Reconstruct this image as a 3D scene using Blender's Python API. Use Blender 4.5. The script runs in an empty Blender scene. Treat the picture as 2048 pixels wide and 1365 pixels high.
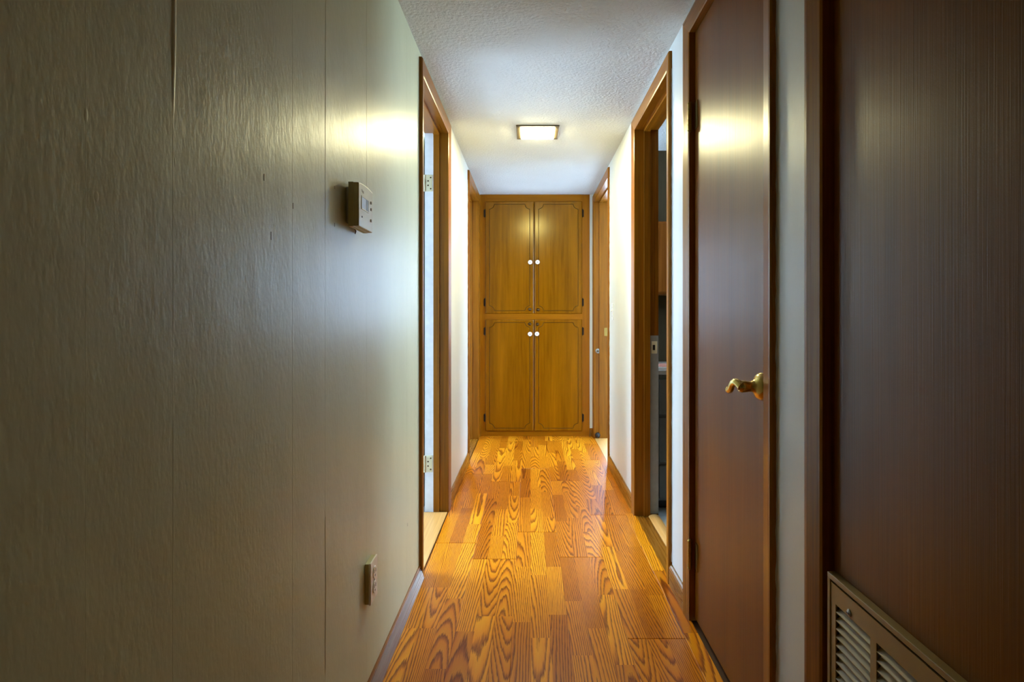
import bpy, bmesh, math, random
from mathutils import Vector
random.seed(7)
SC = bpy.context.scene
COL = SC.collection
# ------------------------------------------------------------------ camera, world, exposure
F = 1180.0; VX, VY = 1060.0, 632.0; CZ = 1.06           # focal length / vanishing point in 2048x1365 pixels
cam_d = bpy.data.cameras.new('camera'); cam = bpy.data.objects.new('camera', cam_d); COL.objects.link(cam)
cam_d.sensor_fit = 'HORIZONTAL'; cam_d.sensor_width = 36.0; cam_d.lens = F / 2048 * 36
cam_d.shift_x = -(VX - 1024) / 2048; cam_d.shift_y = -(682.5 - VY) / 2048
cam_d.clip_start = 0.02
cam.location = (0, 0, CZ); cam.rotation_euler = (math.pi / 2, 0, 0)
SC.camera = cam
w = bpy.data.worlds.new('world'); SC.world = w; w.use_nodes = True
w.node_tree.nodes['Background'].inputs[0].default_value = (0.5, 0.6, 0.8, 1)
w.node_tree.nodes['Background'].inputs[1].default_value = 0.3
SC.view_settings.view_transform = 'Standard'; SC.view_settings.look = 'None'
SC.view_settings.gamma = 1.0; SC.view_settings.use_curve_mapping = False
SC.view_settings.exposure = 4.0
LAMP = 13.0            # ceiling lamp emission
DAY1, DAY2, DAY3, BATH_FILL, SIDE_FILL = 3.2, 1.0, 2.9, 3.3, 2.2      # window panes: left room, far left room, far right room, then added fill: bathroom, side windows
LAMP_COL = (1.0, 0.93, 0.54); DAY_COL = (0.50, 0.71, 1.0)

# ------------------------------------------------------------------ room measures (metres)
XL, XR = -0.447, 0.560          # hall wall faces
WT = 0.12                       # wall thickness
CH = 2.13                       # ceiling height
YB, YE = -1.6, 5.20             # hall ends (behind the camera / cupboard front)
OH = 2.045                      # door opening height
L1 = (2.436, 3.180); L2 = (4.280, 5.060)
R0 = (0.330, 1.116); R1 = (1.398, 2.050); R2 = (2.385, 3.125); R3 = (4.200, 5.100)
JT = 0.018; CW = 0.060          # jamb thickness, casing width

# ------------------------------------------------------------------ node helpers
def new_mat(name):
    m = bpy.data.materials.new(name); m.use_nodes = True
    nt = m.node_tree
    return m, nt, nt.nodes['Principled BSDF']
def N(nt, t, **kw):
    n = nt.nodes.new(t)
    for k, v in kw.items(): setattr(n, k, v)
    return n
def L(nt, a, b): nt.links.new(a, b)
def setin(nt, sock, v):
    if isinstance(v, bpy.types.NodeSocket): L(nt, v, sock)
    else: sock.default_value = v
def MATH(nt, op, a, b=None):
    n = N(nt, 'ShaderNodeMath', operation=op); setin(nt, n.inputs[0], a)
    if b is not None: setin(nt, n.inputs[1], b)
    return n.outputs[0]
def ramp(nt, fac, stops):
    r = N(nt, 'ShaderNodeValToRGB'); L(nt, fac, r.inputs[0])
    e = r.color_ramp.elements
    while len(e) < len(stops): e.new(0.5)
    for el, (p, c) in zip(e, stops): el.position = p; el.color = (*c, 1)
    return r.outputs[0]
def coords(nt, scale, kind='Object', loc=(0, 0, 0)):
    tc = N(nt, 'ShaderNodeTexCoord'); mp = N(nt, 'ShaderNodeMapping')
    mp.inputs['Scale'].default_value = scale; mp.inputs['Location'].default_value = loc
    L(nt, tc.outputs[kind], mp.inputs[0]); return mp.outputs[0]
def noise(nt, vec, scale=1.0, detail=3.0, rough=0.55):
    n = N(nt, 'ShaderNodeTexNoise'); L(nt, vec, n.inputs['Vector'])
    n.inputs['Scale'].default_value = scale; n.inputs['Detail'].default_value = detail; n.inputs['Roughness'].default_value = rough
    return n.outputs[0]
def bump(nt, b, h, strength, dist):
    n = N(nt, 'ShaderNodeBump'); n.inputs['Strength'].default_value = strength; n.inputs['Distance'].default_value = dist
    L(nt, h, n.inputs['Height']); L(nt, n.outputs[0], b.inputs['Normal'])
def lin(r, g, b):
    f = lambda c: (c / 255 / 12.92) if c <= 10 else ((c / 255 + .055) / 1.055) ** 2.4
    return (f(r), f(g), f(b))
def plain(name, col, rough=0.5, metal=0.0, spec=0.5, var=0.06):
    m, nt, b = new_mat(name)
    n = noise(nt, coords(nt, (1, 1, 1)), 30, 3)
    lo = tuple(c * (1 - var) for c in col); hi = tuple(min(1, c * (1 + var)) for c in col)
    L(nt, ramp(nt, n, [(0.3, lo), (0.7, hi)]), b.inputs['Base Color'])
    b.inputs['Roughness'].default_value = rough; b.inputs['Metallic'].default_value = metal
    b.inputs['Specular IOR Level'].default_value = spec
    return m
def wood(name, c0, c1, c2, rough=0.3, axis='z', spec=0.6, fine=150, blotch=0.5, bmp=0.15, wide=0.18):
    """veneer: fine streaks along the axis, soft blotches"""
    m, nt, b = new_mat(name)
    sc = {'z': (fine, fine, 2.2), 'y': (fine, 2.2, fine), 'x': (2.2, fine, fine)}[axis]
    sl = {'z': (9, 9, 0.9), 'y': (9, 0.9, 9), 'x': (0.9, 9, 9)}[axis]
    n1 = noise(nt, coords(nt, sc), 1, 4, 0.65)
    n2 = noise(nt, coords(nt, sl), 1, 4, 0.6)
    mix = MATH(nt, 'ADD', MATH(nt, 'MULTIPLY', n1, 1 - blotch), MATH(nt, 'MULTIPLY', n2, blotch))
    L(nt, ramp(nt, mix, [(0.5 - wide, c0), (0.5, c1), (0.5 + wide, c2)]), b.inputs['Base Color'])
    rr = MATH(nt, 'ADD', MATH(nt, 'MULTIPLY', n1, 0.16), rough - 0.08)
    L(nt, rr, b.inputs['Roughness'])
    b.inputs['Specular IOR Level'].default_value = spec
    b.inputs['Specular Tint'].default_value = (1.0, 0.92, 0.50, 1)      # amber varnish
    bump(nt, b, n1, bmp, 0.0012)
    return m

M = {}
# glossy old wall paint over sheet panelling
def paint(name, col, rough, bs=0.35, spec=0.5):
    m, nt, b = new_mat(name)
    v = coords(nt, (1, 1, 0.45))
    n1 = noise(nt, v, 130, 2, 0.5); n2 = noise(nt, coords(nt, (1, 1, 0.8)), 9, 3, 0.5)
    h = MATH(nt, 'ADD', MATH(nt, 'MULTIPLY', n1, 0.34), MATH(nt, 'MULTIPLY', n2, 1.5))
    bump(nt, b, h, bs, 0.0022)
    st = noise(nt, coords(nt, (3, 3, 1.2)), 1.6, 5, 0.6)
    L(nt, ramp(nt, st, [(0.3, tuple(c * .93 for c in col)), (0.65, col)]), b.inputs['Base Color'])
    b.inputs['Roughness'].default_value = rough; b.inputs['Specular IOR Level'].default_value = spec
    return m
M['wall'] = paint('wall_paint', (0.66, 0.665, 0.42), 0.355, 0.65, 0.13)
M['wall_flat'] = paint('wall_paint_right', (0.66, 0.67, 0.62), 0.42, 0.25)
M['room_white'] = plain('room_white_paint', (0.80, 0.82, 0.84), 0.6)
M['bath_dark'] = wood('bath_gloom_wall', (0.02, 0.012, 0.006), (0.035, 0.02, 0.01), (0.05, 0.03, 0.014), 0.5)  # bathroom gloom put into a near-black wall colour
# sprayed texture ceiling
m, nt, b = new_mat('ceiling_texture')
n1 = noise(nt, coords(nt, (1, 1, 1)), 75, 4, 0.6); n2 = noise(nt, coords(nt, (1, 1, 1)), 1.3, 3)
bump(nt, b, n1, 0.9, 0.008)
L(nt, ramp(nt, n2, [(0.3, (0.64, 0.63, 0.58)), (0.7, (0.70, 0.69, 0.64))]), b.inputs['Base Color'])
b.inputs['Roughness'].default_value = 0.85; M['ceiling'] = m
M['door'] = wood('dark_mahogany_veneer', lin(84, 42, 1), lin(110, 60, 1), lin(128, 75, 2), 0.33, 'z', 0.22, 240, 0.6, 0.3, 0.24)
M['casing'] = wood('casing_wood', lin(92, 48, 6), lin(134, 78, 10), lin(160, 100, 16), 0.30, 'z', 0.3)
M['casing_y'] = wood('casing_wood_head', lin(92, 48, 6), lin(134, 78, 10), lin(160, 100, 16), 0.30, 'y', 0.3)
M['cup'] = wood('golden_cupboard_veneer', lin(104, 60, 1), lin(130, 78, 2), lin(148, 92, 4), 0.21, 'z', 0.5, 60, 0.65)
M['cupframe'] = wood('golden_cupboard_frame', lin(128, 74, 2), lin(152, 90, 3), lin(166, 104, 5), 0.34, 'z', 0.3, 60)
M['cupframe_x'] = wood('golden_cupboard_rail', lin(128, 74, 2), lin(152, 90, 3), lin(166, 104, 5), 0.34, 'x', 0.3, 60)
M['scuff'] = plain('scuffed_paint', lin(120, 100, 60), 0.6)
M['cup_groove'] = plain('routed_groove_dark', lin(84, 48, 6), 0.5)  # groove coloured darker than the door face
M['groove'] = plain('dark_stain', lin(60, 32, 6), 0.5)
M['base'] = wood('baseboard_wood', lin(92, 54, 12), lin(132, 82, 20), lin(160, 104, 34), 0.28, 'y', 0.6)
M['mould'] = wood('dark_moulding', lin(112, 98, 100), lin(130, 116, 122), lin(142, 130, 138), 0.18, 'y', 1.0, 100, 0.5, 0.03)
M['thresh'] = wood('light_threshold', lin(170, 120, 60), lin(196, 146, 80), lin(214, 168, 104), 0.35, 'y')
M['white_door'] = plain('white_gloss', (0.74, 0.75, 0.74), 0.35)
M['cream'] = plain('cream_plastic', lin(240, 236, 216), 0.38)
M['almond_dark'] = plain('almond_button', lin(120, 112, 78), 0.45)
M['almond'] = plain('almond_plastic', lin(206, 198, 146), 0.4)
M['lcd'] = plain('lcd_grey', lin(196, 204, 196), 0.15)
M['dark'] = plain('dark_plastic', (0.015, 0.014, 0.012), 0.4)
M['brass'] = plain('polished_brass', lin(214, 190, 118), 0.2, 1.0)
M['hinge_brass'] = plain('aged_brass', lin(156, 126, 62), 0.35, 1.0)
M['hinge_cream'] = plain('painted_hinge', lin(226, 220, 182), 0.4)
M['dark_hinge'] = plain('dark_bronze', lin(44, 28, 14), 0.4, 0.8)
M['bronze'] = plain('antique_bronze', lin(84, 62, 34), 0.4, 0.9)
M['porcelain'] = plain('porcelain', lin(246, 242, 232), 0.15)
M['steel'] = plain('dull_steel', lin(150, 150, 148), 0.35, 0.9)
M['rubber'] = plain('black_rubber', (0.012, 0.011, 0.010), 0.6)
M['grille'] = plain('tan_grille_enamel', lin(148, 122, 68), 0.38, 0.0, 0.5)
M['grille_dark'] = plain('duct_dark', (0.012, 0.010, 0.008), 0.8)
M['fixture'] = plain('lamp_trim_metal', lin(96, 82, 56), 0.4, 0.5)
M['tile'] = plain('grey_vinyl_floor', lin(168, 172, 170), 0.4)
M['vanity'] = plain('vanity_grey_paint', lin(92, 92, 82), 0.4)
M['counter'] = plain('counter_top', lin(150, 140, 124), 0.3)
M['soap'] = plain('pink_soap', lin(220, 150, 130), 0.4)
M['orange_wood'] = wood('orange_cabinet_wood', lin(120, 62, 14), lin(150, 82, 22), lin(172, 98, 30), 0.35)
M['mirror'] = plain('dark_mirror', (0.3, 0.3, 0.3), 0.08, 1.0)
M['greyjamb'] = plain('grey_primer', lin(150, 152, 146), 0.4)
def emit(name, col, s):
    m, nt, b = new_mat(name); b.inputs['Base Color'].default_value = (*[c * .8 for c in col], 1)
    b.inputs['Emission Color'].default_value = (*col, 1); b.inputs['Emission Strength'].default_value = s; return m
M['lamp'] = emit('lamp_diffuser', LAMP_COL, LAMP)
for i, d in enumerate((DAY1, DAY2, DAY3, BATH_FILL, SIDE_FILL)): M['day%d' % i] = emit('window_daylight_%d' % i, DAY_COL, d)  # the last two panes are added fill
# laminate oak, one stave per object
m, nt, b = new_mat('oak_laminate')
tc = N(nt, 'ShaderNodeTexCoord'); oi = N(nt, 'ShaderNodeObjectInfo')
sx = N(nt, 'ShaderNodeSeparateXYZ'); L(nt, tc.outputs['Object'], sx.inputs[0])
wn = N(nt, 'ShaderNodeTexWhiteNoise', noise_dimensions='1D'); L(nt, MATH(nt, 'MULTIPLY', oi.outputs['Random'], 97.3), wn.inputs['W'])
sc_ = N(nt, 'ShaderNodeSeparateColor'); L(nt, wn.outputs['Color'], sc_.inputs[0])
ra, rb, rc = sc_.outputs[0], sc_.outputs[1], sc_.outputs[2]
cx = N(nt, 'ShaderNodeCombineXYZ')
L(nt, MATH(nt, 'MULTIPLY', sx.outputs[0], 14.0), cx.inputs[0]); L(nt, MATH(nt, 'MULTIPLY', sx.outputs[1], 1.5), cx.inputs[1])
L(nt, MATH(nt, 'MULTIPLY', oi.outputs['Random'], 60.0), cx.inputs[2])
nn = N(nt, 'ShaderNodeTexNoise'); L(nt, cx.outputs[0], nn.inputs['Vector']); nn.inputs['Scale'].default_value = 1.0; nn.inputs['Detail'].default_value = 2.5
ns = N(nt, 'ShaderNodeSeparateColor'); L(nt, nn.outputs['Color'], ns.inputs[0])
u = MATH(nt, 'ADD', sx.outputs[0], MATH(nt, 'ADD', MATH(nt, 'MULTIPLY', MATH(nt, 'SUBTRACT', ra, 0.5), 0.15), MATH(nt, 'MULTIPLY', MATH(nt, 'SUBTRACT', ns.outputs[0], 0.5), 0.014)))
slope = MATH(nt, 'MULTIPLY', MATH(nt, 'SUBTRACT', rc, 0.5), 0.12)
v = MATH(nt, 'ADD', MATH(nt, 'ADD', MATH(nt, 'MULTIPLY', rb, 0.07), 0.035), MATH(nt, 'ADD', MATH(nt, 'MULTIPLY', slope, sx.outputs[1]), MATH(nt, 'MULTIPLY', MATH(nt, 'SUBTRACT', ns.outputs[1], 0.5), 0.018)))
r = MATH(nt, 'SQRT', MATH(nt, 'ADD', MATH(nt, 'MULTIPLY', u, u), MATH(nt, 'MULTIPLY', v, v)))
fr = MATH(nt, 'FRACT', MATH(nt, 'MULTIPLY', r, 190.0))
cx2 = N(nt, 'ShaderNodeCombineXYZ')
L(nt, MATH(nt, 'MULTIPLY', sx.outputs[0], 420.0), cx2.inputs[0]); L(nt, MATH(nt, 'MULTIPLY', sx.outputs[1], 14.0), cx2.inputs[1]); L(nt, MATH(nt, 'MULTIPLY', oi.outputs['Random'], 31.0), cx2.inputs[2])
pores = noise(nt, cx2.outputs[0], 1, 3, 0.6)
fr2 = MATH(nt, 'ADD', fr, MATH(nt, 'MULTIPLY', MATH(nt, 'SUBTRACT', pores, 0.5), 0.75))
grain = ramp(nt, fr2, [(0.0, lin(228, 150, 26)), (0.45, lin(222, 136, 18)), (0.64, lin(176, 96, 12)), (0.82, lin(124, 58, 5)), (0.97, lin(226, 146, 24))])
tone = ramp(nt, MATH(nt, 'FRACT', MATH(nt, 'ADD', ra, rc)), [(0.0, (0.62, 0.48, 0.32)), (0.3, (0.84, 0.74, 0.60)), (0.7, (1.0, 0.98, 0.92)), (1.0, (1.12, 1.2, 1.3))])
mx = N(nt, 'ShaderNodeMix', data_type='RGBA', blend_type='MULTIPLY'); mx.inputs[0].default_value = 1.0
L(nt, grain, mx.inputs[6]); L(nt, tone, mx.inputs[7]); L(nt, mx.outputs[2], b.inputs['Base Color'])
b.inputs['Roughness'].default_value = 0.30; b.inputs['Specular IOR Level'].default_value = 0.28
bump(nt, b, pores, 0.06, 0.001); M['oak'] = m

# ------------------------------------------------------------------ mesh helpers
def wloc(o):
    p = Vector((0, 0, 0))
    while o: p += o.location; o = o.parent
    return p
def obj(name, bm, mat, parent=None, loc=None, smooth=False):
    """bm in world coordinates -> one mesh object (origin at loc, the parent's origin, or 0)"""
    base = Vector(loc) if loc is not None else (wloc(parent) if parent else Vector((0, 0, 0)))
    bmesh.ops.translate(bm, verts=bm.verts, vec=-base)
    bmesh.ops.recalc_face_normals(bm, faces=bm.faces)
    me = bpy.data.meshes.new(name); bm.to_mesh(me); bm.free()
    if smooth:
        for p in me.polygons: p.use_smooth = True
        try: me.set_sharp_from_angle(angle=math.radians(38))
        except Exception: pass
    me.materials.append(M[mat])
    o = bpy.data.objects.new(name, me); COL.objects.link(o)
    if parent: o.parent = parent; o.location = base - wloc(parent)
    else: o.location = base
    return o
def empty(name, loc):
    o = bpy.data.objects.new(name, None); COL.objects.link(o); o.location = loc; o.empty_display_size = 0.1; return o
def tag(o, label=None, cat=None, group=None, kind=None):
    if label: o['label'] = label
    if cat: o['category'] = cat
    if group: o['group'] = group
    if kind: o['kind'] = kind
    return o
def box(x0, x1, y0, y1, z0, z1, bev=0.0, bm=None, seg=2):
    out = bm or bmesh.new(); t = bmesh.new()
    vs = [t.verts.new((x, y, z)) for x in (x0, x1) for y in (y0, y1) for z in (z0, z1)]
    for f in ((0, 1, 3, 2), (4, 6, 7, 5), (0, 4, 5, 1), (2, 3, 7, 6), (0, 2, 6, 4), (1, 5, 7, 3)): t.faces.new([vs[i] for i in f])
    if bev: bmesh.ops.bevel(t, geom=list(t.edges), offset=bev, segments=seg, affect='EDGES', profile=0.5)
    me = bpy.data.meshes.new('t'); t.to_mesh(me); t.free(); out.from_mesh(me); bpy.data.meshes.remove(me)
    return out
def lathe(prof, c, axis, n=20, bm=None, up=None):
    """prof: (radius, along) pairs, revolved about axis through c"""
    bm = bm or bmesh.new(); a = Vector(axis).normalized(); c = Vector(c)
    e1 = a.orthogonal().normalized(); e2 = a.cross(e1); rings = []
    for rr, h in prof:
        if rr < 1e-6: rings.append([bm.verts.new(c + a * h)])
        else: rings.append([bm.verts.new(c + a * h + (e1 * math.cos(2 * math.pi * k / n) + e2 * math.sin(2 * math.pi * k / n)) * rr) for k in range(n)])
    for A, B in zip(rings, rings[1:]):
        for k in range(n):
            p = [A[k % len(A)], A[(k + 1) % len(A)], B[(k + 1) % len(B)], B[k % len(B)]]
            q = []
            for x in p:
                if x not in q: q.append(x)
            if len(q) > 2: bm.faces.new(q)
    return bm
def tube(pts, rad, n=12, bm=None, flat=1.0):
    """swept tube, radius per point"""
    bm = bm or bmesh.new(); P = [Vector(p) for p in pts]; rings = []
    for i, p in enumerate(P):
        t = (P[min(i + 1, len(P) - 1)] - P[max(i - 1, 0)]).normalized()
        ref = Vector((0, 0, 1)) if abs(t.z) < 0.9 else Vector((0, 1, 0))
        s = t.cross(ref).normalized(); u_ = s.cross(t)
        rr = rad[i] if isinstance(rad, (list, tuple)) else rad
        rings.append([bm.verts.new(p + s * math.cos(2 * math.pi * k / n) * rr * flat + u_ * math.sin(2 * math.pi * k / n) * rr) for k in range(n)])
    for A, B in zip(rings, rings[1:]):
        for k in range(n): bm.faces.new([A[k], A[(k + 1) % n], B[(k + 1) % n], B[k]])
    bm.faces.new(rings[0]); bm.faces.new(rings[-1][::-1]); return bm
def sweep(profile, ya, yb, xw, n):
    """profile of (out, z) swept along y on the wall face xw, out in direction n"""
    bm = bmesh.new()
    A = [bm.verts.new((xw + n * o, ya, z)) for o, z in profile]; B = [bm.verts.new((xw + n * o, yb, z)) for o, z in profile]
    for k in range(len(A)): bm.faces.new([A[k], A[(k + 1) % len(A)], B[(k + 1) % len(A)], B[k]])
    bm.faces.new(A); bm.faces.new(B[::-1]); return bm

# ------------------------------------------------------------------ walls
def wall(name, x0, x1, openings, mat, label, ya=YB, yb=YE + 0.5):
    bm = bmesh.new(); y = ya
    for a, c in sorted(openings):
        a -= JT; c += JT
        box(x0, x1, y, a, 0, CH, bm=bm); box(x0, x1, a, c, OH + JT, CH, bm=bm); y = c
    box(x0, x1, y, yb, 0, CH, bm=bm)
    return tag(obj(name, bm, mat), label, 'wall', kind='structure')
PT = 0.004                                   # sheet panelling thickness
wl = wall('wall_left', XL - WT, XL - PT, (L1, L2), 'wall', 'glossy cream painted wall of the hall, on the left')
seams = [YB, -0.62, 0.18, 0.593, 0.738, 1.11, 1.287, 1.613, 2.14, L1[0] - JT]
for a, c in zip(seams, seams[1:]):
    obj('wall_panel', box(XL - PT, XL, a, c, 0.0, CH, 0.00006 if c < 1 else 0.0003, seg=1), 'wall', wl)
obj('wall_panel', box(XL - PT, XL, L1[1] + JT, L2[0] - JT, 0, CH), 'wall_flat', wl)
obj('wall_panel', box(XL - PT, XL, L2[1] + JT, YE + 0.03, 0, CH), 'wall_flat', wl)
obj('wall_panel', box(XL - PT, XL, L1[0] - JT, L1[1] + JT, OH + JT, CH), 'wall', wl)
obj('wall_panel', box(XL - PT, XL, L2[0] - JT, L2[1] + JT, OH + JT, CH), 'wall_flat', wl)
# the paper tape bulging along one seam
def ridge(y, z0, z1, hw, hgt):
    bm = bmesh.new(); n = 26; m_ = 8; rows = []
    for i in range(n + 1):
        t = i / n; z = z0 + (z1 - z0) * t
        taper = min(1, 7 * t) ; wob = 0.0012 * math.sin(9 * t + y * 7)
        rows.append([bm.verts.new((XL - 0.0005 + hgt * taper * math.cos((k / m_ - .5) * math.pi) ** 1.2, y + wob + hw * (0.55 + .45 * taper) * (k / m_ - .5) * 2, z)) for k in range(m_ + 1)])
    for A, B in zip(rows, rows[1:]):
        for k in range(m_): bm.faces.new([A[k], A[k + 1], B[k + 1], B[k]])
    return bm
obj('seam_ridge', ridge(0.740, 1.27, CH, 0.0065, 0.0020), 'wall', wl, smooth=True)
obj('seam_ridge', ridge(0.740, 0.72, 1.13, 0.0040, 0.0006), 'wall', wl, smooth=True)
obj('seam_ridge', ridge(1.289, 1.16, CH, 0.0016, 0.0010), 'wall', wl, smooth=True)
obj('seam_ridge', ridge(1.289, 0.25, 0.62, 0.0022, 0.0013), 'wall', wl, smooth=True)
obj('seam_ridge', ridge(1.615, 1.25, CH, 0.0012, 0.0007), 'wall', wl, smooth=True)
# dents and blisters in the paint
def blister(y, z, ry, rz, h):
    bm = bmesh.new(); rows = []; n = 14
    for i in range(6):
        q = i / 5; rr = math.cos(q * math.pi / 2); hh = h * math.sin(q * math.pi / 2) ** 1.5
        if i == 5: rows.append([bm.verts.new((XL - .0003 + h, y, z))]); continue
        rows.append([bm.verts.new((XL - .0003 + hh, y + ry * rr * math.cos(2 * math.pi * k / n), z + rz * rr * math.sin(2 * math.pi * k / n))) for k in range(n)])
    for A, B in zip(rows, rows[1:]):
        for k in range(n):
            p = [A[k], A[(k + 1) % n]] + ([B[0]] if len(B) == 1 else [B[(k + 1) % n], B[k]]); bm.faces.new(p)
    return bm
def wallpt(px, py):
    y = F * -XL / (VX - px); return y, CZ - (py - VY) / F * y
for px, py, ry, rz, h in ((172, 230, .004, .010, .0012), (468, 402, .006, .012, .0012), (193, 393, .005, .008, .0012), (541, 158, .004, .010, .001),
                          (458, 888, .002, .006, .0009), (543, 230, .002, .012, .0008), (702, 328, .003, .010, .001), (350, 325, .002, .010, .0012), (488, 490, .003, .004, .0009)):
    y, z = wallpt(px, py); obj('paint_blister', blister(y, z, ry, rz, h * .45), 'wall', wl, smooth=True)
for px, py, rz in ((586, 412, .008), (669, 450, .006), (669, 375, .005), (528, 355, .008), (815, 1050, .008), (542, 472, .010)):
    y, z = wallpt(px, py); obj('scuff_mark', box(XL - .0004, XL + .0005, y - .0006, y + .0006, z - rz * .7, z + rz * .7), 'scuff', wl)

wr = wall('wall_right', XR, XR + WT, (R0, R1, R2, R3), 'wall_flat', 'white painted wall of the hall, on the right')
obj('wall_return', box(0.526, XR, YE - 0.004, YE + 0.5, 0, CH), 'wall_flat', wr)
tag(obj('wall_back', box(XL - WT, XR + WT, YB - 0.1, YB, 0, CH), 'wall'), 'cream wall closing the hall behind the viewer', 'wall', kind='structure')
tag(obj('wall_end', box(XL, XR, YE + 0.42, YE + 0.5, 0, CH), 'wall_flat'), 'white wall behind the built-in cupboard', 'wall', kind='structure')
# ceiling (with the recess of the lamp), floor base
LX0, LX1, LY0, LY1 = -0.078, 0.166, 3.305, 3.552
bm = bmesh.new(); cx0, cx1, cy0, cy1 = -3.4, 3.4, -1.8, 6.7; q = 0.02
box(cx0, LX0 + q, cy0, cy1, CH, CH + .08, bm=bm); box(LX1 - q, cx1, cy0, cy1, CH, CH + .08, bm=bm)
box(LX0 + q, LX1 - q, cy0, LY0 + q, CH, CH + .08, bm=bm); box(LX0 + q, LX1 - q, LY1 - q, cy1, CH, CH + .08, bm=bm)
box(LX0, LX1, LY0, LY1, CH + .08, CH + .1, bm=bm)
tag(obj('ceiling', bm, 'ceiling'), 'white sprayed texture ceiling of the hall', 'ceiling', kind='structure')
fl = tag(obj('floor', box(-3.4, 3.4, -1.8, 6.7, -0.1, -0.008), 'groove'), 'golden oak strip laminate floor running down the hall', 'floor', kind='structure')
# staves: three to a laminate board
SW = 0.0634; X0 = -0.06 - 2 * 3 * SW          # board edges at -0.06, 0.13, 0.32 ...
ends = [0.35, 0.17, 0.49, 0.19, 0.736, 0.05]     # board end joints (mod 1.2)
mesh_cache = {}
def stave_mesh(wd, ln, gl, gr, ga, gb):
    key = (round(wd, 4), round(ln, 3), gl, gr, ga, gb)
    if key in mesh_cache: return mesh_cache[key]
    t = 0.0012; x0, x1, y0, y1 = -wd / 2, wd / 2, -ln / 2, ln / 2
    i = [t * gl, t * gr, t * ga, t * gb]; y0 += .0011 * ga; y1 -= .0011 * gb
    V = [(x0, y0, -.008), (x1, y0, -.008), (x1, y1, -.008), (x0, y1, -.008),
         (x0, y0, -.0012 * max(gl, ga)), (x1, y0, -.0012 * max(gr, ga)), (x1, y1, -.0012 * max(gr, gb)), (x0, y1, -.0012 * max(gl, gb)),
         (x0 + i[0], y0 + i[2], 0), (x1 - i[1], y0 + i[2], 0), (x1 - i[1], y1 - i[3], 0), (x0 + i[0], y1 - i[3], 0)]
    Fc = [(3, 2, 1, 0), (0, 1, 5, 4), (1, 2, 6, 5), (2, 3, 7, 6), (3, 0, 4, 7), (8, 9, 10, 11), (4, 5, 9, 8), (5, 6, 10, 9), (6, 7, 11, 10), (7, 4, 8, 11)]
    me = bpy.data.meshes.new('plank'); me.from_pydata(V, [], Fc); me.materials.append(M['oak']); mesh_cache[key] = me; return me
for bi in range(6):
    e = ends[bi]; b_ends = [k * 1.2 + e for k in range(-2, 6)]
    for s in range(3):
        xa = X0 + (bi * 3 + s) * SW; xb = xa + SW
        xa = max(xa, XL + 0.004); xb = min(xb, XR)
        if xb - xa < 0.008: continue
        cuts = []
        for be in b_ends:
            cuts.append((be, 1))
            for d in random.choice(((0.40, 0.80), (0.30, 0.72), (0.5, 0.9), (0.22, 0.66))): cuts.append((be + d + random.choice((-.05, 0, .05)), 0))
        cuts = sorted(c for c in cuts if YB + .05 < c[0] < YE - .05)
        cuts = [(YB, 1)] + cuts + [(YE, 1)]
        for (a, ga), (c, gb) in zip(cuts, cuts[1:]):
            me = stave_mesh(xb - xa, c - a, 1 if s == 0 else 0, 1 if s == 2 else 0, ga, gb)
            o = bpy.data.objects.new('plank', me); COL.objects.link(o); o.parent = fl; o.location = ((xa + xb) / 2, (a + c) / 2, 0)

# ------------------------------------------------------------------ doorways
RANCH = [(0, 0), (0, .007), (.006, .0095), (.03, .0125), (.048, .015), (.056, .015), (CW, .011), (CW, 0)]   # (across, thickness)
def casing(par, y0, y1, xw, n):
    def piece(f, mat):
        bm = bmesh.new()
        A = [bm.verts.new(f(a, t, 0)) for a, t in RANCH]; B = [bm.verts.new(f(a, t, 1)) for a, t in RANCH]
        for k in range(len(A)): bm.faces.new([A[k], A[(k + 1) % len(A)], B[(k + 1) % len(A)], B[k]])
        bm.faces.new(A); bm.faces.new(B[::-1]); return obj('casing', bm, mat, par)
    piece(lambda a, t, e: (xw + n * t, y0 - a, 0 if e == 0 else OH + a), 'casing')
    piece(lambda a, t, e: (xw + n * t, y1 + a, 0 if e == 0 else OH + a), 'casing')
    piece(lambda a, t, e: (xw + n * t, y0 - a if e == 0 else y1 + a, OH + a), 'casing_y')
def doorway(name, rng, side, label, stop=None, room_mat=None):
    y0, y1 = rng; n = 1 if side == 'l' else -1; xw = XL if side == 'l' else XR
    par = empty(name, (xw, (y0 + y1) / 2, 0)); tag(par, label, 'door', kind='structure')
    casing(par, y0, y1, xw, n)
    xo = xw - n * WT; xs = xw - n * (stop or 0.062)           # the room side of the jamb may carry the room's paint
    def bx(a, c, ya, yb, z0, z1, nm, mt): return obj(nm, box(min(a, c), max(a, c), ya, yb, z0, z1), mt, par)
    for ya, yb in ((y0 - JT, y0), (y1, y1 + JT)):
        bx(xw, xs, ya, yb, 0, OH + JT, 'jamb', 'casing'); bx(xs, xo, ya, yb, 0, OH + JT, 'jamb', room_mat or 'casing')
    bx(xw, xo, y0, y1, OH, OH + JT, 'head_jamb', 'casing_y')
    sa, sb = xs + n * 0.032, xs
    bx(sa, sb, y0, y0 + .011, 0, OH, 'door_stop', 'casing'); bx(sa, sb, y1 - .011, y1, 0, OH, 'door_stop', 'casing')
    bx(sa, sb, y0 + .011, y1 - .011, OH - .011, OH, 'door_stop', 'casing_y')
    return par
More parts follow.
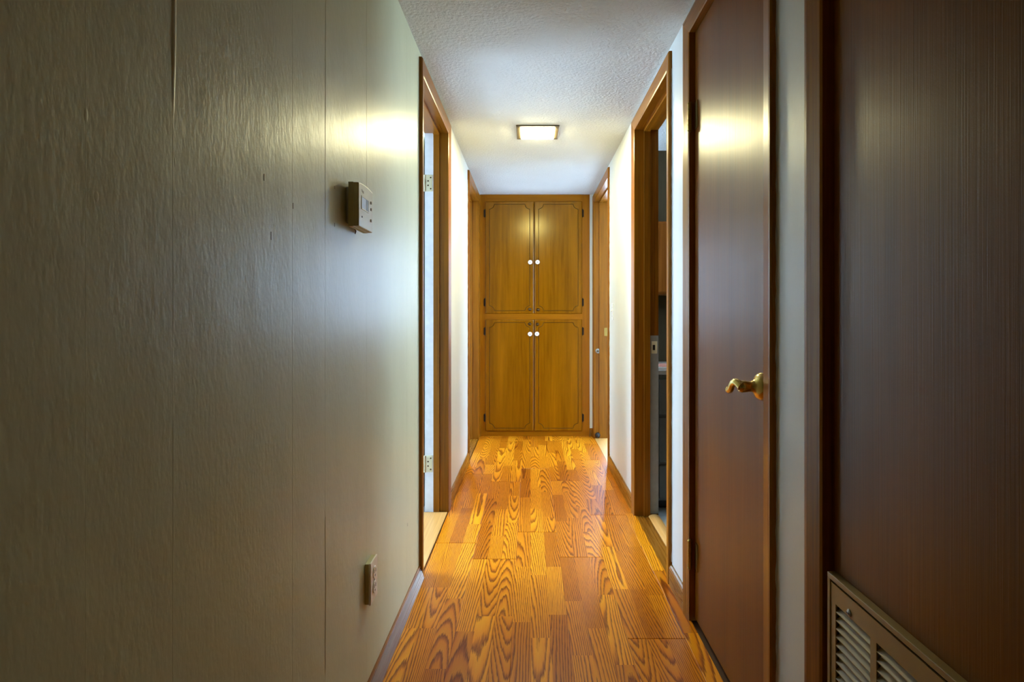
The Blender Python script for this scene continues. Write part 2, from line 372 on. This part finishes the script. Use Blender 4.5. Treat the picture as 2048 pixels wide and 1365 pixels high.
def butt_hinge(par, y, z, xw, n, mat, size=0.089):
    """knuckle and two leaves, on the hall side of a door closing flush"""
    bm = box(min(xw, xw + n * .0025), max(xw, xw + n * .0025), y - .026, y - .003, z - size / 2, z + size / 2)
    box(min(xw + n * .012, xw + n * .0145), max(xw + n * .012, xw + n * .0145), y + .003, y + .016, z - size / 2, z + size / 2, bm=bm)
    for k in range(5):
        h = size / 5; lathe([(0, 0), (.0058, 0), (.0058, h * .94), (0, h * .94)], (xw + n * .014, y, z - size / 2 + k * h), (0, 0, 1), 10, bm)
    for zz, s in ((z + size / 2, 1), (z - size / 2, -1)): lathe([(0.0058, 0), (.0066, .002 * s), (.004, .006 * s), (0, .007 * s)], (xw + n * .014, y, zz), (0, 0, 1), 10, bm)
    return obj('hinge', bm, mat, par, smooth=True)

# --- open doorway on the left, hinged at its far jamb, white on the room side
d1 = doorway('door_1', L1, 'l', 'open doorway on the left with white hinged door swung into a bright room', stop=0.072, room_mat='white_door')
sl = obj('door_slab', box(XL - WT - .047, XL - WT - .012, L1[1] + .002, L1[1] + .735, .012, OH - .004, .002), 'white_door', d1)
for z in (1.775, 0.262):
    bm = box(XL - .114, XL - .078, L1[1] - .0025, L1[1] - .0002, z - .045, z + .045, .0008)
    for k in range(5): lathe([(0, 0), (.0065, 0), (.0065, .017), (0, .017)], (XL - .121, L1[1] - .004, z - .045 + k * .018), (0, 0, 1), 10, bm)
    h = obj('hinge', bm, 'hinge_cream', d1, smooth=True)
    for (dx, dz) in ((-.088, .03), (-.102, .012), (-.102, -.012), (-.088, -.03)):
        obj('screw', lathe([(0, 0), (.0045, 0), (.004, .0012), (0, .0016)], (XL + dx, L1[1] - .0024, z + dz), (0, -1, 0), 10), 'bronze', h)
tag(obj('trim_1', box(XL - WT - .03, XL + .0035, L1[0] + .0125, L1[1] - .0125, -.002, .006, .002), 'thresh'), 'pale wood threshold strip in the left doorway', 'threshold', kind='structure')
# --- far left doorway
d2 = doorway('door_2', L2, 'l', 'brown framed doorway on the left right beside the cupboard', stop=0.08)
tag(obj('trim_2', box(XL - WT, XL + .002, L2[0] + .0125, L2[1] - .0125, -.002, .004, .001), 'base'), 'brown threshold strip in the far left doorway', 'threshold', kind='structure')
# --- near right door with return-air grille
d3 = doorway('door_3', R0, 'r', 'dark veneer closet door at the right edge carrying a tan air grille', stop=0.055)
xs = XR + 0.012
slab0 = obj('door_slab', box(xs, xs + .035, R0[0] + .003, R0[1] - .006, .012, OH - .004, .0015), 'door', d3)
butt_hinge(d3, R0[0] + .001, 1.75, XR, -1, 'hinge_brass')
# --- narrow closet door, hinged far, lever near
d4 = doorway('door_4', R1, 'r', 'narrow dark veneer closet door on the right with brass lever', stop=0.055)
slab1 = obj('door_slab', box(xs, xs + .035, R1[0] + .003, R1[1] - .006, .012, OH - .004, .0015), 'door', d4)
for z in (1.75, 0.232):
    bm = box(XR - .0095, XR - .007, R1[1] + .002, R1[1] + .016, z - .046, z + .046)
    box(xs - .0025, xs, R1[1] - .042, R1[1] - .012, z - .046, z + .046, bm=bm)
    for k in range(5): lathe([(0, 0), (.0075, 0), (.0075, .0172), (0, .0172)], (XR - .006, R1[1] - .004, z - .045 + k * .018), (0, 0, 1), 12, bm)
    for s in (1, -1): lathe([(.0075, 0), (.0085, .002 * s), (.005, .007 * s), (0, .008 * s)], (XR - .006, R1[1] - .004, z + .045 * s), (0, 0, 1), 12, bm)
    obj('hinge', bm, 'hinge_brass', d4, smooth=True)
LZ, LY = 0.886, 1.448
lv = obj('lever_handle', lathe([(0, 0), (.034, 0), (.0345, .004), (.033, .010), (.027, .017), (.019, .021), (.0155, .024), (.0125, .030), (.0125, .036), (.0145, .044), (.0145, .054), (.011, .060), (0, .061)], (xs, LY, LZ), (-1, 0, 0), 28), 'brass', d4, smooth=True)
pts = []; rad = []
for i in range(19):
    t = i / 18
    pts.append((xs - .054 - .016 * math.sin(min(1, t * 1.5) * math.pi / 2) + .008 * t, LY - .006 + .066 * t, LZ + .011 * math.sin(t * math.pi * 1.5) - .004 * t))
    rad.append(.0115 - .0035 * math.sin(t * math.pi * .8))
obj('lever', tube(pts, rad, 12), 'brass', lv, smooth=True)
obj('lever_tip', lathe([(0, 0), (.0085, 0), (.0095, .003), (.007, .009), (0, .011)], pts[-1], (-.3, 1, -.2), 14), 'brass', lv, smooth=True)
obj('lock_button', lathe([(0, 0), (.0035, 0), (.003, .004), (0, .0045)], (xs - .0065, LY - .022, LZ), (-1, 0, 0), 10), 'dark', lv)
# --- bathroom doorway
d5 = doorway('door_5', R2, 'r', 'dark open bathroom doorway in the middle of the right wall', stop=0.075)
obj('bare_jamb_strip', box(XR + .0755, XR + WT, R2[1] - .0022, R2[1] - .0002, .012, .955), 'greyjamb', d5)
st = obj('strike_plate', box(XR + .083, XR + .113, R2[1] - .0042, R2[1] - .0023, .86, .925, .0006), 'hinge_cream', d5)
obj('latch_hole', box(XR + .089, XR + .102, R2[1] - .0047, R2[1] - .0040, .878, .906), 'dark', st)
bm = sweep([(0, -.002), (0, .004), (.008, .009), (.02, .012), (.035, .012), (.048, .008), (.055, .002), (.055, -.002)], R2[0] + .0115, R2[1] - .0115, XR + .121, -1)
tag(obj('trim_3', bm, 'thresh', smooth=True), 'rounded wood threshold strip in the bathroom doorway', 'threshold', kind='structure')
tag(obj('trim_7', box(XR, XR + .0655, R2[0] + .0002, R2[1] - .0002, -.008, -.001), 'base'), 'brown floor strip under the bathroom door frame', 'threshold', kind='structure')
# --- far right doorway
d6 = doorway('door_6', R3, 'r', 'brown framed open doorway at the far end of the right wall', stop=0.07)
obj('strike_plate', box(XR + .082, XR + .112, R3[1] - .002, R3[1] - .0002, .885, .955), 'hinge_brass', d6)
rs = obj('lock_rose', lathe([(0, 0), (.021, 0), (.021, .004), (.016, .007), (0, .007)], (XR + .026, R3[1] - .0002, .755), (0, -1, 0), 22), 'steel', d6, smooth=True)
obj('keyhole', lathe([(0, .007), (.009, .007), (.008, .010), (0, .011)], (XR + .026, R3[1], .755), (0, -1, 0), 16), 'bronze', rs)
obj('rubber_bumper', lathe([(0, 0), (.022, 0), (.022, .012), (.016, .028), (.006, .032), (0, .032)], (XR + .024, R3[1] - .0002, -.02 + .05), (0, -1, 0), 18), 'rubber', d6, smooth=True)
tag(obj('trim_4', box(XR - .001, XR + WT, R3[0] + .0125, R3[1] - .0125, -.006, .003, .001), 'thresh'), 'wood threshold strip in the far right doorway', 'threshold', kind='structure')

# ragged paint line left on the casing edges that face the viewer
def paint_line(par, y, xw, n, seed):
    rnd = random.Random(seed); bm = bmesh.new(); rows = []
    for k in range(90):
        z = .09 + (OH - .10) * k / 89; wd = .0016 + .0022 * rnd.random() ** 2
        rows.append([bm.verts.new((xw + n * a, y - b_, z)) for a, b_ in ((-.0002, 0), (-.0002, .0010), (wd, .0010), (wd, 0))])
    for A, B in zip(rows, rows[1:]):
        for k in range(4): bm.faces.new([A[k], A[(k + 1) % 4], B[(k + 1) % 4], B[k]])
    bm.faces.new(rows[0]); bm.faces.new(rows[-1][::-1]); obj('paint_edge', bm, 'wall_flat', par)
paint_line(d4, R1[0] - CW - .0001, XR, -1, 1); paint_line(d5, R2[0] - CW - .0001, XR, -1, 2)
paint_line(d6, R3[0] - CW - .0001, XR, -1, 3); paint_line(d2, L2[0] - CW - .0001, XL, 1, 4)

# ------------------------------------------------------------------ baseboards
prof_m = [(0, 0), (.021, 0), (.0215, .006), (.019, .010), (.019, .013), (.0165, .018), (.0165, .021), (.013, .027), (.013, .030), (.0085, .036), (.006, .040), (.006, .046), (0, .047)]
bl = tag(obj('baseboard_left', sweep(prof_m, YB, L1[0] - CW - .001, XL, 1), 'mould'), 'slim glossy ridged baseboard moulding along the left wall near the viewer', 'baseboard', kind='structure')
obj('top_lip', sweep([(0, .0472), (.0062, .0462), (.0062, .050), (.003, .054), (0, .054)], YB, L1[0] - CW - .001, XL, 1), 'casing_y', bl)
prof_b = [(0, 0), (.013, 0), (.013, .066), (.010, .075), (.005, .080), (0, .080)]
for nm, a, c, xw, n, lb in (('baseboard_left_far', L1[1] + CW + .001, L2[0] - CW - .001, XL, 1, 'golden brown baseboard between the two left doorways'),
                            ('baseboard_right_far', R2[1] + CW + .001, R3[0] - CW - .001, XR, -1, 'golden brown baseboard under the light switch on the right wall'),
                            ('baseboard_right_middle', R1[1] + CW + .001, R2[0] - CW - .001, XR, -1, 'short brown baseboard between the closet door and the bathroom doorway'),
                            ('baseboard_right_near', R0[1] + CW + .001, R1[0] - CW - .001, XR, -1, 'short brown baseboard between the two closet doors')):
    tag(obj(nm, sweep(prof_b, a, c, xw, n), 'base'), lb, 'baseboard', kind='structure')
tag(obj('baseboard_end', box(.5255, XR - .001, YE - .018, YE - .0045, 0, .07, .003), 'base'), 'tiny brown baseboard beside the cupboard on the right', 'baseboard', kind='structure')

# ------------------------------------------------------------------ return-air grille on the near door
gx = xs; GY0, GY1, GZ0, GZ1 = 0.40, 1.104, 0.10, 0.582
g = empty('air_grille', (gx, (GY0 + GY1) / 2, GZ0))
tag(g, 'tan metal return-air grille with slanted louvres low on the near closet door', 'grille')
def frame(bm, x0, x1, y0, y1, z0, z1, wd, bev=0):
    box(x0, x1, y0, y1, z1 - wd, z1, bev, bm); box(x0, x1, y0, y1, z0, z0 + wd, bev, bm)
    box(x0, x1, y0, y0 + wd, z0 + wd, z1 - wd, bev, bm); box(x0, x1, y1 - wd, y1, z0 + wd, z1 - wd, bev, bm); return bm
obj('outer_frame', frame(bmesh.new(), gx - .016, gx, GY0, GY1, GZ0, GZ1, .010, .0012), 'grille', g)
obj('duct_shade_sheet', box(gx - .0022, gx - .0002, GY0 + .010, GY1 - .010, GZ0 + .010, GZ1 - .010), 'grille_dark', g)  # near-black sheet: shade of the duct behind the louvres, put in as colour
fy0, fy1, fz0, fz1 = GY0 + .015, GY1 - .008 + .003, GZ0 + .015, GZ1 - .015
fy1 = GY1 - .0105
cols = []; y = fy1 - .016
while y - .11 > fy0 + .012: cols.append((y - .11, y)); y -= .127
bm = bmesh.new(); xf0, xf1 = gx - .014, gx - .011
lz0, lz1 = fz0 + .03, fz1 - .034
box(xf0, xf1, fy0, fy1, lz1, fz1, bm=bm); box(xf0, xf1, fy0, fy1, fz0, lz0, bm=bm)
prev = fy1
for a, c in cols: box(xf0, xf1, c, prev, lz0, lz1, bm=bm); prev = a
box(xf0, xf1, fy0, prev, lz0, lz1, bm=bm)
obj('hinged_face', bm, 'grille', g)
bm = bmesh.new(); wv, tv = .012, .0014
P = [(-.001, -.0052), (-.001, -.0036), (.009, .0050), (.009, .0034)]
A = [bm.verts.new((x, -.055, z)) for x, z in P]; B = [bm.verts.new((x, .055, z)) for x, z in P]
for k in range(4): bm.faces.new([A[k], A[(k + 1) % 4], B[(k + 1) % 4], B[k]])
bm.faces.new(A); bm.faces.new(B[::-1]); bmesh.ops.recalc_face_normals(bm, faces=bm.faces)
lme = bpy.data.meshes.new('louvre'); bm.to_mesh(lme); bm.free(); lme.materials.append(M['grille'])
for a, c in cols:
    z = lz1 - .010
    while z > lz0 + .006:
        o = bpy.data.objects.new('louvre', lme); COL.objects.link(o); o.parent = g
        o.location = Vector((gx - .0125, (a + c) / 2, z)) - g.location; z -= .0152
for yy in (1.030, 0.47):
    s_ = obj('screw', lathe([(0, 0), (.0065, 0), (.006, .002), (.003, .0035), (0, .0038)], (xf0, yy, .541), (-1, 0, 0), 14), 'steel', g, smooth=True)
    obj('slot', box(xf0 - .0042, xf0 - .0034, yy - .004, yy + .004, .5402, .5418), 'dark', s_)

# ------------------------------------------------------------------ built-in linen cupboard at the end of the hall
S = F / YE
def cxp(px): return (px - VX) / S
def czp(py): return CZ - (py - VY) / S
cup = empty('linen_cupboard', (0.035, YE, 0)); tag(cup, 'tall golden brown built-in linen cupboard filling the end of the hall', 'cupboard')
CX0, CX1 = XL + .001, 0.525
dx = [(cxp(971), cxp(1067.6)), (cxp(1069), cxp(1164))]; du = (czp(627.7), czp(403.5)); dl = (czp(862.3), czp(639.5))
obj('stile', box(CX0, dx[0][0] + .012, YE, YE + .02, 0, CH - .001), 'cupframe', cup)
obj('stile', box(dx[1][1] - .012, CX1, YE, YE + .02, 0, CH - .001), 'cupframe', cup)
for z0, z1 in ((du[1] - .012, CH - .001), (dl[1] - .012, du[0] + .012), (0, dl[0] + .012)):
    obj('rail', box(dx[0][0] + .012, dx[1][1] - .012, YE, YE + .02, z0, z1), 'cupframe_x', cup)
obj('carcass', frame(bmesh.new(), CX0, CX1, YE + .02, YE + .40, 0, CH - .001, .015), 'cupframe', cup)
obj('back_panel', box(CX0, CX1, YE + .40, YE + .412, 0, CH - .001), 'groove', cup)
obj('shelf', box(CX0 + .015, CX1 - .015, YE + .021, YE + .399, 1.03, 1.05), 'cupframe_x', cup)
def groove_path(x0, x1, z0, z1, rad=.042):
    """rectangle with scooped corners and a small step"""
    pts = []
    for (cx_, cz_, sx_, sz_) in ((x0, z0, 1, 1), (x1, z0, -1, 1), (x1, z1, -1, -1), (x0, z1, 1, -1)):
        arc = [(cx_ + sx_ * rad * math.cos(a), cz_ + sz_ * rad * math.sin(a)) for a in [math.radians(90 * k / 7) for k in range(8)]]
        st_ = .008
        arc = [(cx_ , cz_ + sz_ * (rad + st_))] + [(cx_ + sx_ * st_ * 0, cz_ + sz_ * rad)] + arc[::-1][1:-1] + [(cx_ + sx_ * rad, cz_)] + [(cx_ + sx_ * (rad + st_), cz_)]
        if (sx_ > 0) != (sz_ > 0): arc = arc[::-1]
        pts += arc
    return pts
def cup_door(x0, x1, z0, z1, knob_x, knob_z, rose_z, hinge_x, hinge_zs):
    yf = YE - .014; bm = bmesh.new()
    gp = groove_path(x0 + .036, x1 - .036, z0 + .026, z1 - .026)
    cxm, czm = (x0 + x1) / 2, (z0 + z1) / 2
    def off(d):
        n = len(gp); r = []
        for i in range(n):
            a, c = Vector(gp[i - 1]), Vector(gp[(i + 1) % n]); t = c - a
            if t.length < 1e-9: t = Vector((1, 0))
            t.normalize(); nrm = Vector((-t.y, t.x)); r.append((gp[i][0] + nrm.x * d, gp[i][1] + nrm.y * d))
        return r
    rings = [[bm.verts.new((x, yy, z)) for x, z in off(d)] for d, yy in ((-.0022, yf), (0, yf + .0040), (.0022, yf))]
    # soft lipped edge
    rect = lambda i, yy: [bm.verts.new(p) for p in ((x0 + i, yy, z0 + i), (x1 - i, yy, z0 + i), (x1 - i, yy, z1 - i), (x0 + i, yy, z1 - i))]
    e0, e1, e2, e3 = rect(.006, yf), rect(.002, yf + .003), rect(0, yf + .007), rect(0, YE - .0004)
    for A, B in zip((e0, e1, e2), (e1, e2, e3)):
        for k in range(4): bm.faces.new([A[k], A[(k + 1) % 4], B[(k + 1) % 4], B[k]])
    bm.faces.new(e3[::-1])
    n = len(gp); gf = []
    for A, B in zip(rings, rings[1:]):
        for k in range(n): gf.append(bm.faces.new([A[k], A[(k + 1) % n], B[(k + 1) % n], B[k]]))
    for f in gf: f.material_index = 1
    bm.edges.ensure_lookup_table()
    def edges_of(loop): return [bm.edges.get((loop[k], loop[(k + 1) % len(loop)])) for k in range(len(loop))]
    outer, inner = (rings[0], rings[2])
    bmesh.ops.triangle_fill(bm, edges=edges_of(inner) if False else edges_of(e0) + edges_of(outer), use_beauty=True)
    bm.faces.new(inner)
    d = obj('door', bm, 'cup', cup); d.data.materials.append(M['cup_groove'])
    kb = obj('knob', lathe([(0, 0), (.008, 0), (.0075, .010), (.012, .014), (.0185, .019), (.0195, .024), (.017, .029), (.008, .032), (0, .0325)], (knob_x, yf, knob_z), (0, -1, 0), 22), 'porcelain', d, smooth=True)
    obj('screw_cap', lathe([(0, .031), (.005, .0315), (.004, .0338), (0, .0342)], (knob_x, yf, knob_z), (0, -1, 0), 12), 'steel', kb)
    obj('rosette', lathe([(0, 0), (.0145, 0), (.0145, .003), (.011, .007), (.006, .012), (0, .013)], (knob_x + (.0 if knob_x < 0.03 else .006) - .002, yf, rose_z), (0, -1, 0), 18), 'bronze', d, smooth=True)
    for hz in hinge_zs:
        s = 1 if hinge_x > 0 else -1
        bmh = box(min(hinge_x, hinge_x + s * .016), max(hinge_x, hinge_x + s * .016), YE - .003, YE - .0003, hz - .031, hz + .031, .001)
        lathe([(0, 0), (.005, 0), (.005, .056), (0, .056)], (hinge_x + s * .005, YE - .008, hz - .028), (0, 0, 1), 10, bmh)
        for zz, q_ in ((.028, 1), (-.028, -1)): lathe([(.005, 0), (.003, .004 * q_), (.004, .007 * q_), (0, .011 * q_)], (hinge_x + s * .005, YE - .008, hz + zz), (0, 0, 1), 10, bmh)
        obj('hinge', bmh, 'dark_hinge', d, smooth=True)
hu = (czp(427), czp(605)); hl = (czp(663), czp(836))
cup_door(*dx[0], *du, cxp(1060.3), czp(525.6), czp(619.2), dx[0][0], hu)
cup_door(*dx[1], *du, cxp(1075.0), czp(525.4), czp(620.0), dx[1][1], hu)
cup_door(*dx[0], *dl, cxp(1060.0), czp(668.3), czp(648.3), dx[0][0], hl)
cup_door(*dx[1], *dl, cxp(1073.8), czp(668.0), czp(649.0), dx[1][1], hl)

# ------------------------------------------------------------------ ceiling lamp
lp = empty('ceiling_lamp', ((LX0 + LX1) / 2, (LY0 + LY1) / 2, CH)); tag(lp, 'square recessed ceiling lamp with metal trim and bright frosted glass', 'lamp')
def hframe(bm, x0, x1, y0, y1, z0, z1, wd, bev):
    box(x0, x1, y0, y0 + wd, z0, z1, bev, bm); box(x0, x1, y1 - wd, y1, z0, z1, bev, bm)
    box(x0, x0 + wd, y0 + wd, y1 - wd, z0, z1, bev, bm); box(x1 - wd, x1, y0 + wd, y1 - wd, z0, z1, bev, bm); return bm
obj('trim_ring', hframe(bmesh.new(), LX0, LX1, LY0, LY1, CH - .008, CH - .0003, .026, .002), 'fixture', lp)
obj('housing', hframe(bmesh.new(), LX0 + .0205, LX1 - .0205, LY0 + .0205, LY1 - .0205, CH, CH + .06, .003, 0), 'fixture', lp)
obj('diffuser', box(LX0 + .026, LX1 - .026, LY0 + .026, LY1 - .026, CH - .015, CH - .002, .004), 'lamp', lp, smooth=True)

# ------------------------------------------------------------------ thermostat
ty0, ty1, tz0, tz1 = 1.42, 1.545, 1.277, 1.386
th = empty('thermostat', (XL, (ty0 + ty1) / 2, tz0)); tag(th, 'almond plastic thermostat with small screen on the left wall', 'thermostat')
obj('back_plate', box(XL + .0002, XL + .010, ty0 + .012, ty1 - .01, tz0 + .008, tz1 - .012, .002), 'white_door', th)
def arched(x0, x1, y0, y1, z0, z1, arch, bev, tilt=0.0):
    bm = bmesh.new(); top = [(y0 + (y1 - y0) * k / 10, z1 - arch + arch * math.sin(math.pi * k / 10)) for k in range(11)]
    prof = [(y0, z0)] + top + [(y1, z0)]
    A = [bm.verts.new((x0, y, z)) for y, z in prof]; B = [bm.verts.new((x1, y, z)) for y, z in prof]
    for k in range(len(A)): bm.faces.new([A[k], A[(k + 1) % len(A)], B[(k + 1) % len(A)], B[k]])
    bm.faces.new(A); bm.faces.new(B)
    bmesh.ops.recalc_face_normals(bm, faces=bm.faces)
    es = [e for e in bm.edges if all(v_.co.x > x1 - 1e-6 for v_ in e.verts)]
    bmesh.ops.bevel(bm, geom=es, offset=bev, segments=2, affect='EDGES', profile=0.5); return bm
obj('case_back', arched(XL + .010, XL + .0225, ty0 - .001, ty1 + .001, tz0 - .001, tz1 + .001, .004, .001), 'almond', th)
tf = obj('case_front', arched(XL + .0225, XL + .035, ty0, ty1, tz0, tz1, .004, .002), 'almond', th)
xf = XL + .035
sc = obj('screen', box(xf - .001, xf + .0004, 1.444, 1.502, 1.324, 1.352), 'lcd', th)
obj('screen_dark_third', box(xf + .0004, xf + .0008, 1.484, 1.502, 1.324, 1.352), 'dark', sc)  # right third of the screen coloured dark
obj('screen_bezel', frame(bmesh.new(), xf - .001, xf + .0012, 1.4415, 1.5045, 1.3215, 1.3545, .0025), 'almond', th)
for zz in (1.352, 1.335, 1.306): obj('button', box(xf - .001, xf + .002, 1.524, 1.531, zz - .0035, zz + .0035, .0012), 'almond_dark', th)
obj('indicator', lathe([(0, 0), (.0025, 0), (.002, .0012), (0, .0014)], (xf, 1.447, 1.303), (1, 0, 0), 10), 'dark', th)
for k, yy in enumerate((1.447, 1.4535, 1.460)): obj('emblem', box(xf - .0005, xf + .0003, yy - .0014, yy + .0014, 1.3645 - .002 * (k > 0), 1.3705 - .002 * (k > 0)), 'bronze', th)
obj('wire', tube([(XL + .004, 1.478, tz0 + .004), (XL + .011, 1.4785, tz0 - .004), (XL + .009, 1.478, tz0 - .012)], .0012, 6), 'bronze', th)
# ------------------------------------------------------------------ outlet and switch
oy0, oy1, oz0, oz1 = 1.594, 1.664, .275, .389
ou = empty('wall_outlet', (XL, (oy0 + oy1) / 2, oz0)); tag(ou, 'cream double wall outlet low on the left wall', 'outlet')
obj('box_extender', box(XL + .0002, XL + .011, oy0 + .002, oy1 - .002, oz0 + .002, oz1 - .002, .001), 'almond', ou)
obj('cover_plate', box(XL + .011, XL + .017, oy0, oy1, oz0, oz1, .0025), 'cream', ou)
for zc in (.3525, .3115):
    rc_ = obj('socket', lathe([(0, 0), (.0165, 0), (.0165, .002), (.0155, .003), (0, .003)], (XL + .0165, (oy0 + oy1) / 2, zc), (1, 0, 0), 20), 'cream', ou)
    for yy in (-.0064, .0064): obj('slot', box(XL + .0193, XL + .0199, (oy0 + oy1) / 2 + yy - .0014, (oy0 + oy1) / 2 + yy + .0014, zc - .001, zc + .009), 'dark', rc_)
    obj('slot', box(XL + .0193, XL + .0199, (oy0 + oy1) / 2 - .0025, (oy0 + oy1) / 2 + .0025, zc - .011, zc - .006), 'dark', rc_)
obj('screw', lathe([(0, 0), (.003, 0), (.0025, .0012), (0, .0014)], (XL + .017, (oy0 + oy1) / 2, .332), (1, 0, 0), 10), 'steel', ou)
sy, sz = 3.98, 1.087
sw = empty('light_switch', (XR, sy, sz - .057)); tag(sw, 'white light switch on the right wall between the bathroom and the far doorway', 'switch')
obj('cover_plate', box(XR - .006, XR - .0002, sy - .035, sy + .035, sz - .057, sz + .057, .002), 'white_door', sw)
obj('toggle', box(XR - .016, XR - .0055, sy - .005, sy + .005, sz + .002, sz + .014, .0015), 'white_door', sw)
for zz in (.03, -.03): obj('screw', lathe([(0, 0), (.003, 0), (.0025, .0012), (0, .0014)], (XR - .006, sy, sz + zz), (-1, 0, 0), 10), 'steel', sw)

# ------------------------------------------------------------------ rooms behind the doorways
def room(nm, x0, x1, y0, y1, mat, label, win=None, day=None, idx=0, floor_mat='tile', far=False, side=None):
    """three outer walls (the hall wall is the fourth); win = ('x'|'y', a0, a1, z0, z1) opening in the outer wall"""
    out = x1 if abs(x1) > abs(x0) else x0; n = 1 if out > 0 else -1
    bm = bmesh.new(); ww = .1
    lo, hi = min(x0, x1), max(x0, x1)
    box(lo, hi, y0 - ww, y0, 0, CH, bm=bm)
    if far:
        a, c, z0, z1 = win
        box(lo, a, y1, y1 + ww, 0, CH, bm=bm); box(c, hi, y1, y1 + ww, 0, CH, bm=bm); box(a, c, y1, y1 + ww, 0, z0, bm=bm); box(a, c, y1, y1 + ww, z1, CH, bm=bm)
    else: box(lo, hi, y1, y1 + ww, 0, CH, bm=bm)
    ox = sorted((out, out + n * ww))
    if side or (win and not far):
        a, c, z0, z1 = side or win
        box(*ox, y0 - ww, a, 0, CH, bm=bm); box(*ox, c, y1 + ww, 0, CH, bm=bm); box(*ox, a, c, 0, z0, bm=bm); box(*ox, a, c, z1, CH, bm=bm)
    else: box(*ox, y0 - ww, y1 + ww, 0, CH, bm=bm)
    tag(obj('wall_' + nm, bm, mat), label, 'wall', kind='structure')
    tag(obj('floor_' + nm, box(lo, hi, y0, y1, -.008, -.003), floor_mat), 'pale floor of the ' + nm.replace('_', ' '), 'floor', kind='structure')
    if win:
        a, c, z0, z1 = win
        wn_ = empty('window_%d' % idx, (out, (a + c) / 2, z0)); tag(wn_, 'unseen daylit window of the ' + nm.replace('_', ' '), 'window', kind='structure')
        if far:
            wn_.location = ((a + c) / 2, y1, z0); ym = y1 + .05
            bm = bmesh.new(); wd = .045
            box(a + .001, c - .001, ym - .02, ym + .02, z1 - wd, z1 - .001, bm=bm); box(a + .001, c - .001, ym - .02, ym + .02, z0 + .001, z0 + wd, bm=bm)
            box(a + .001, a + wd, ym - .02, ym + .02, z0 + wd, z1 - wd, bm=bm); box(c - wd, c - .001, ym - .02, ym + .02, z0 + wd, z1 - wd, bm=bm)
            obj('window_frame', bm, 'white_door', wn_)
            obj('pane', box(a + .046, c - .046, ym - .003, ym + .003, z0 + .046, z1 - .046), day, wn_)
            obj('sash_bar', box(a + .046, c - .046, ym - .018, ym + .018, (z0 + z1) / 2 - .015, (z0 + z1) / 2 + .015), 'white_door', wn_)
            if not side: return
            a, c, z0, z1 = side
            wn_ = empty('window_%d' % (idx + 3), (out, (a + c) / 2, z0)); tag(wn_, 'added side fill window of the ' + nm.replace('_', ' '), 'window', kind='structure'); day = 'day4'  # side window added to brighten far ceiling, floor and cupboard
        xm = out + n * .05
        obj('window_frame', frame(bmesh.new(), xm - .02, xm + .02, a + .001, c - .001, z0 + .001, z1 - .001, .045), 'white_door', wn_)
        obj('pane', box(xm - .003, xm + .003, a + .046, c - .046, z0 + .046, z1 - .046), day, wn_)
        obj('sash_bar', box(xm - .018, xm + .018, a + .046, c - .046, (z0 + z1) / 2 - .015, (z0 + z1) / 2 + .015), 'white_door', wn_)
room('left_bedroom', XL - WT, -3.0, 0.6, 4.0, 'room_white', 'white wall of the room behind the left doorway', (2.3, 3.7, .75, 1.95), 'day0', 1)
room('far_left_bedroom', XL - WT, -3.0, 4.2, 6.4, 'room_white', 'white wall of the room behind the far left doorway', (-1.75, -0.75, .9, 1.95), 'day1', 2, far=True, side=(4.5, 5.7, .8, 1.95))
room('far_right_bedroom', XR + WT, 3.0, 4.02, 6.4, 'room_white', 'white wall of the room behind the far right doorway', (0.80, 1.80, .9, 1.95), 'day2', 3, far=True, side=(4.4, 5.6, .8, 1.95))
room('bathroom', XR + WT, 2.3, 2.20, 3.82, 'bath_dark', 'bathroom wall with the gloom put into its near-black colour', (3.05, 3.76, 1.3, 1.95), 'day3', 4)  # window added here to send bluish light onto the left hall wall
# vanity seen through the bathroom doorway
vy, vx0, vx1 = 3.22, XR + WT + .002, 1.45
va = empty('vanity', ((vx0 + vx1) / 2, (vy + 3.80) / 2, 0)); tag(va, 'grey painted bathroom vanity with drawers, inside the dark doorway', 'vanity')
obj('body', box(vx0, vx1, vy, 3.80, .05, .74, .002), 'vanity', va)
obj('plinth', box(vx0 + .02, vx1 - .02, vy + .05, 3.79, -.003, .05), 'dark', va)
for z0, z1 in ((.065, .245), (.265, .505), (.525, .715)):
    for k in range(2):
        xa = vx0 + .02 + k * .375; d = obj('drawer', box(xa, xa + .355, vy - .016, vy - .0005, z0, z1, .004), 'vanity', va)
        obj('knob', lathe([(0, 0), (.006, 0), (.006, .01), (.014, .018), (.012, .024), (0, .026)], (xa + .178, vy - .016, (z0 + z1) / 2), (0, -1, 0), 14), 'bronze', d, smooth=True)
obj('worktop', box(vx0, vx1 + .01, vy - .03, 3.80, .7405, .765, .005), 'counter', va)
sp = empty('soap_dish', (.725, 3.27, .765)); tag(sp, 'small pink soap bar on its dish on the bathroom vanity', 'soap dish')
obj('dish', lathe([(0, 0), (.03, 0), (.038, .012), (.035, .013), (.028, .006), (0, .005)], (.735, 3.27, .7655), (0, 0, 1), 18), 'porcelain', sp, smooth=True)
obj('soap', box(.712, .758, 3.255, 3.285, .772, .795, .008, seg=3), 'soap', sp, smooth=True)
mc = empty('wall_cabinet', (1.0, 3.70, 1.19)); tag(mc, 'orange brown wooden wall cabinet above the vanity in the bathroom', 'cabinet')
obj('body', box(vx0, 1.3, 3.50, 3.80, 1.19, 1.62, .003), 'orange_wood', mc)
for k in range(2): 
    d = obj('door', box(vx0 + .008 + k * .305, vx0 + .304 + k * .305, 3.484, 3.4995, 1.20, 1.61, .003), 'orange_wood', mc)
    obj('knob', lathe([(0, 0), (.006, 0), (.006, .01), (.012, .016), (0, .022)], (vx0 + .27 + k * .08, 3.484, 1.25), (0, -1, 0), 12), 'bronze', d, smooth=True)
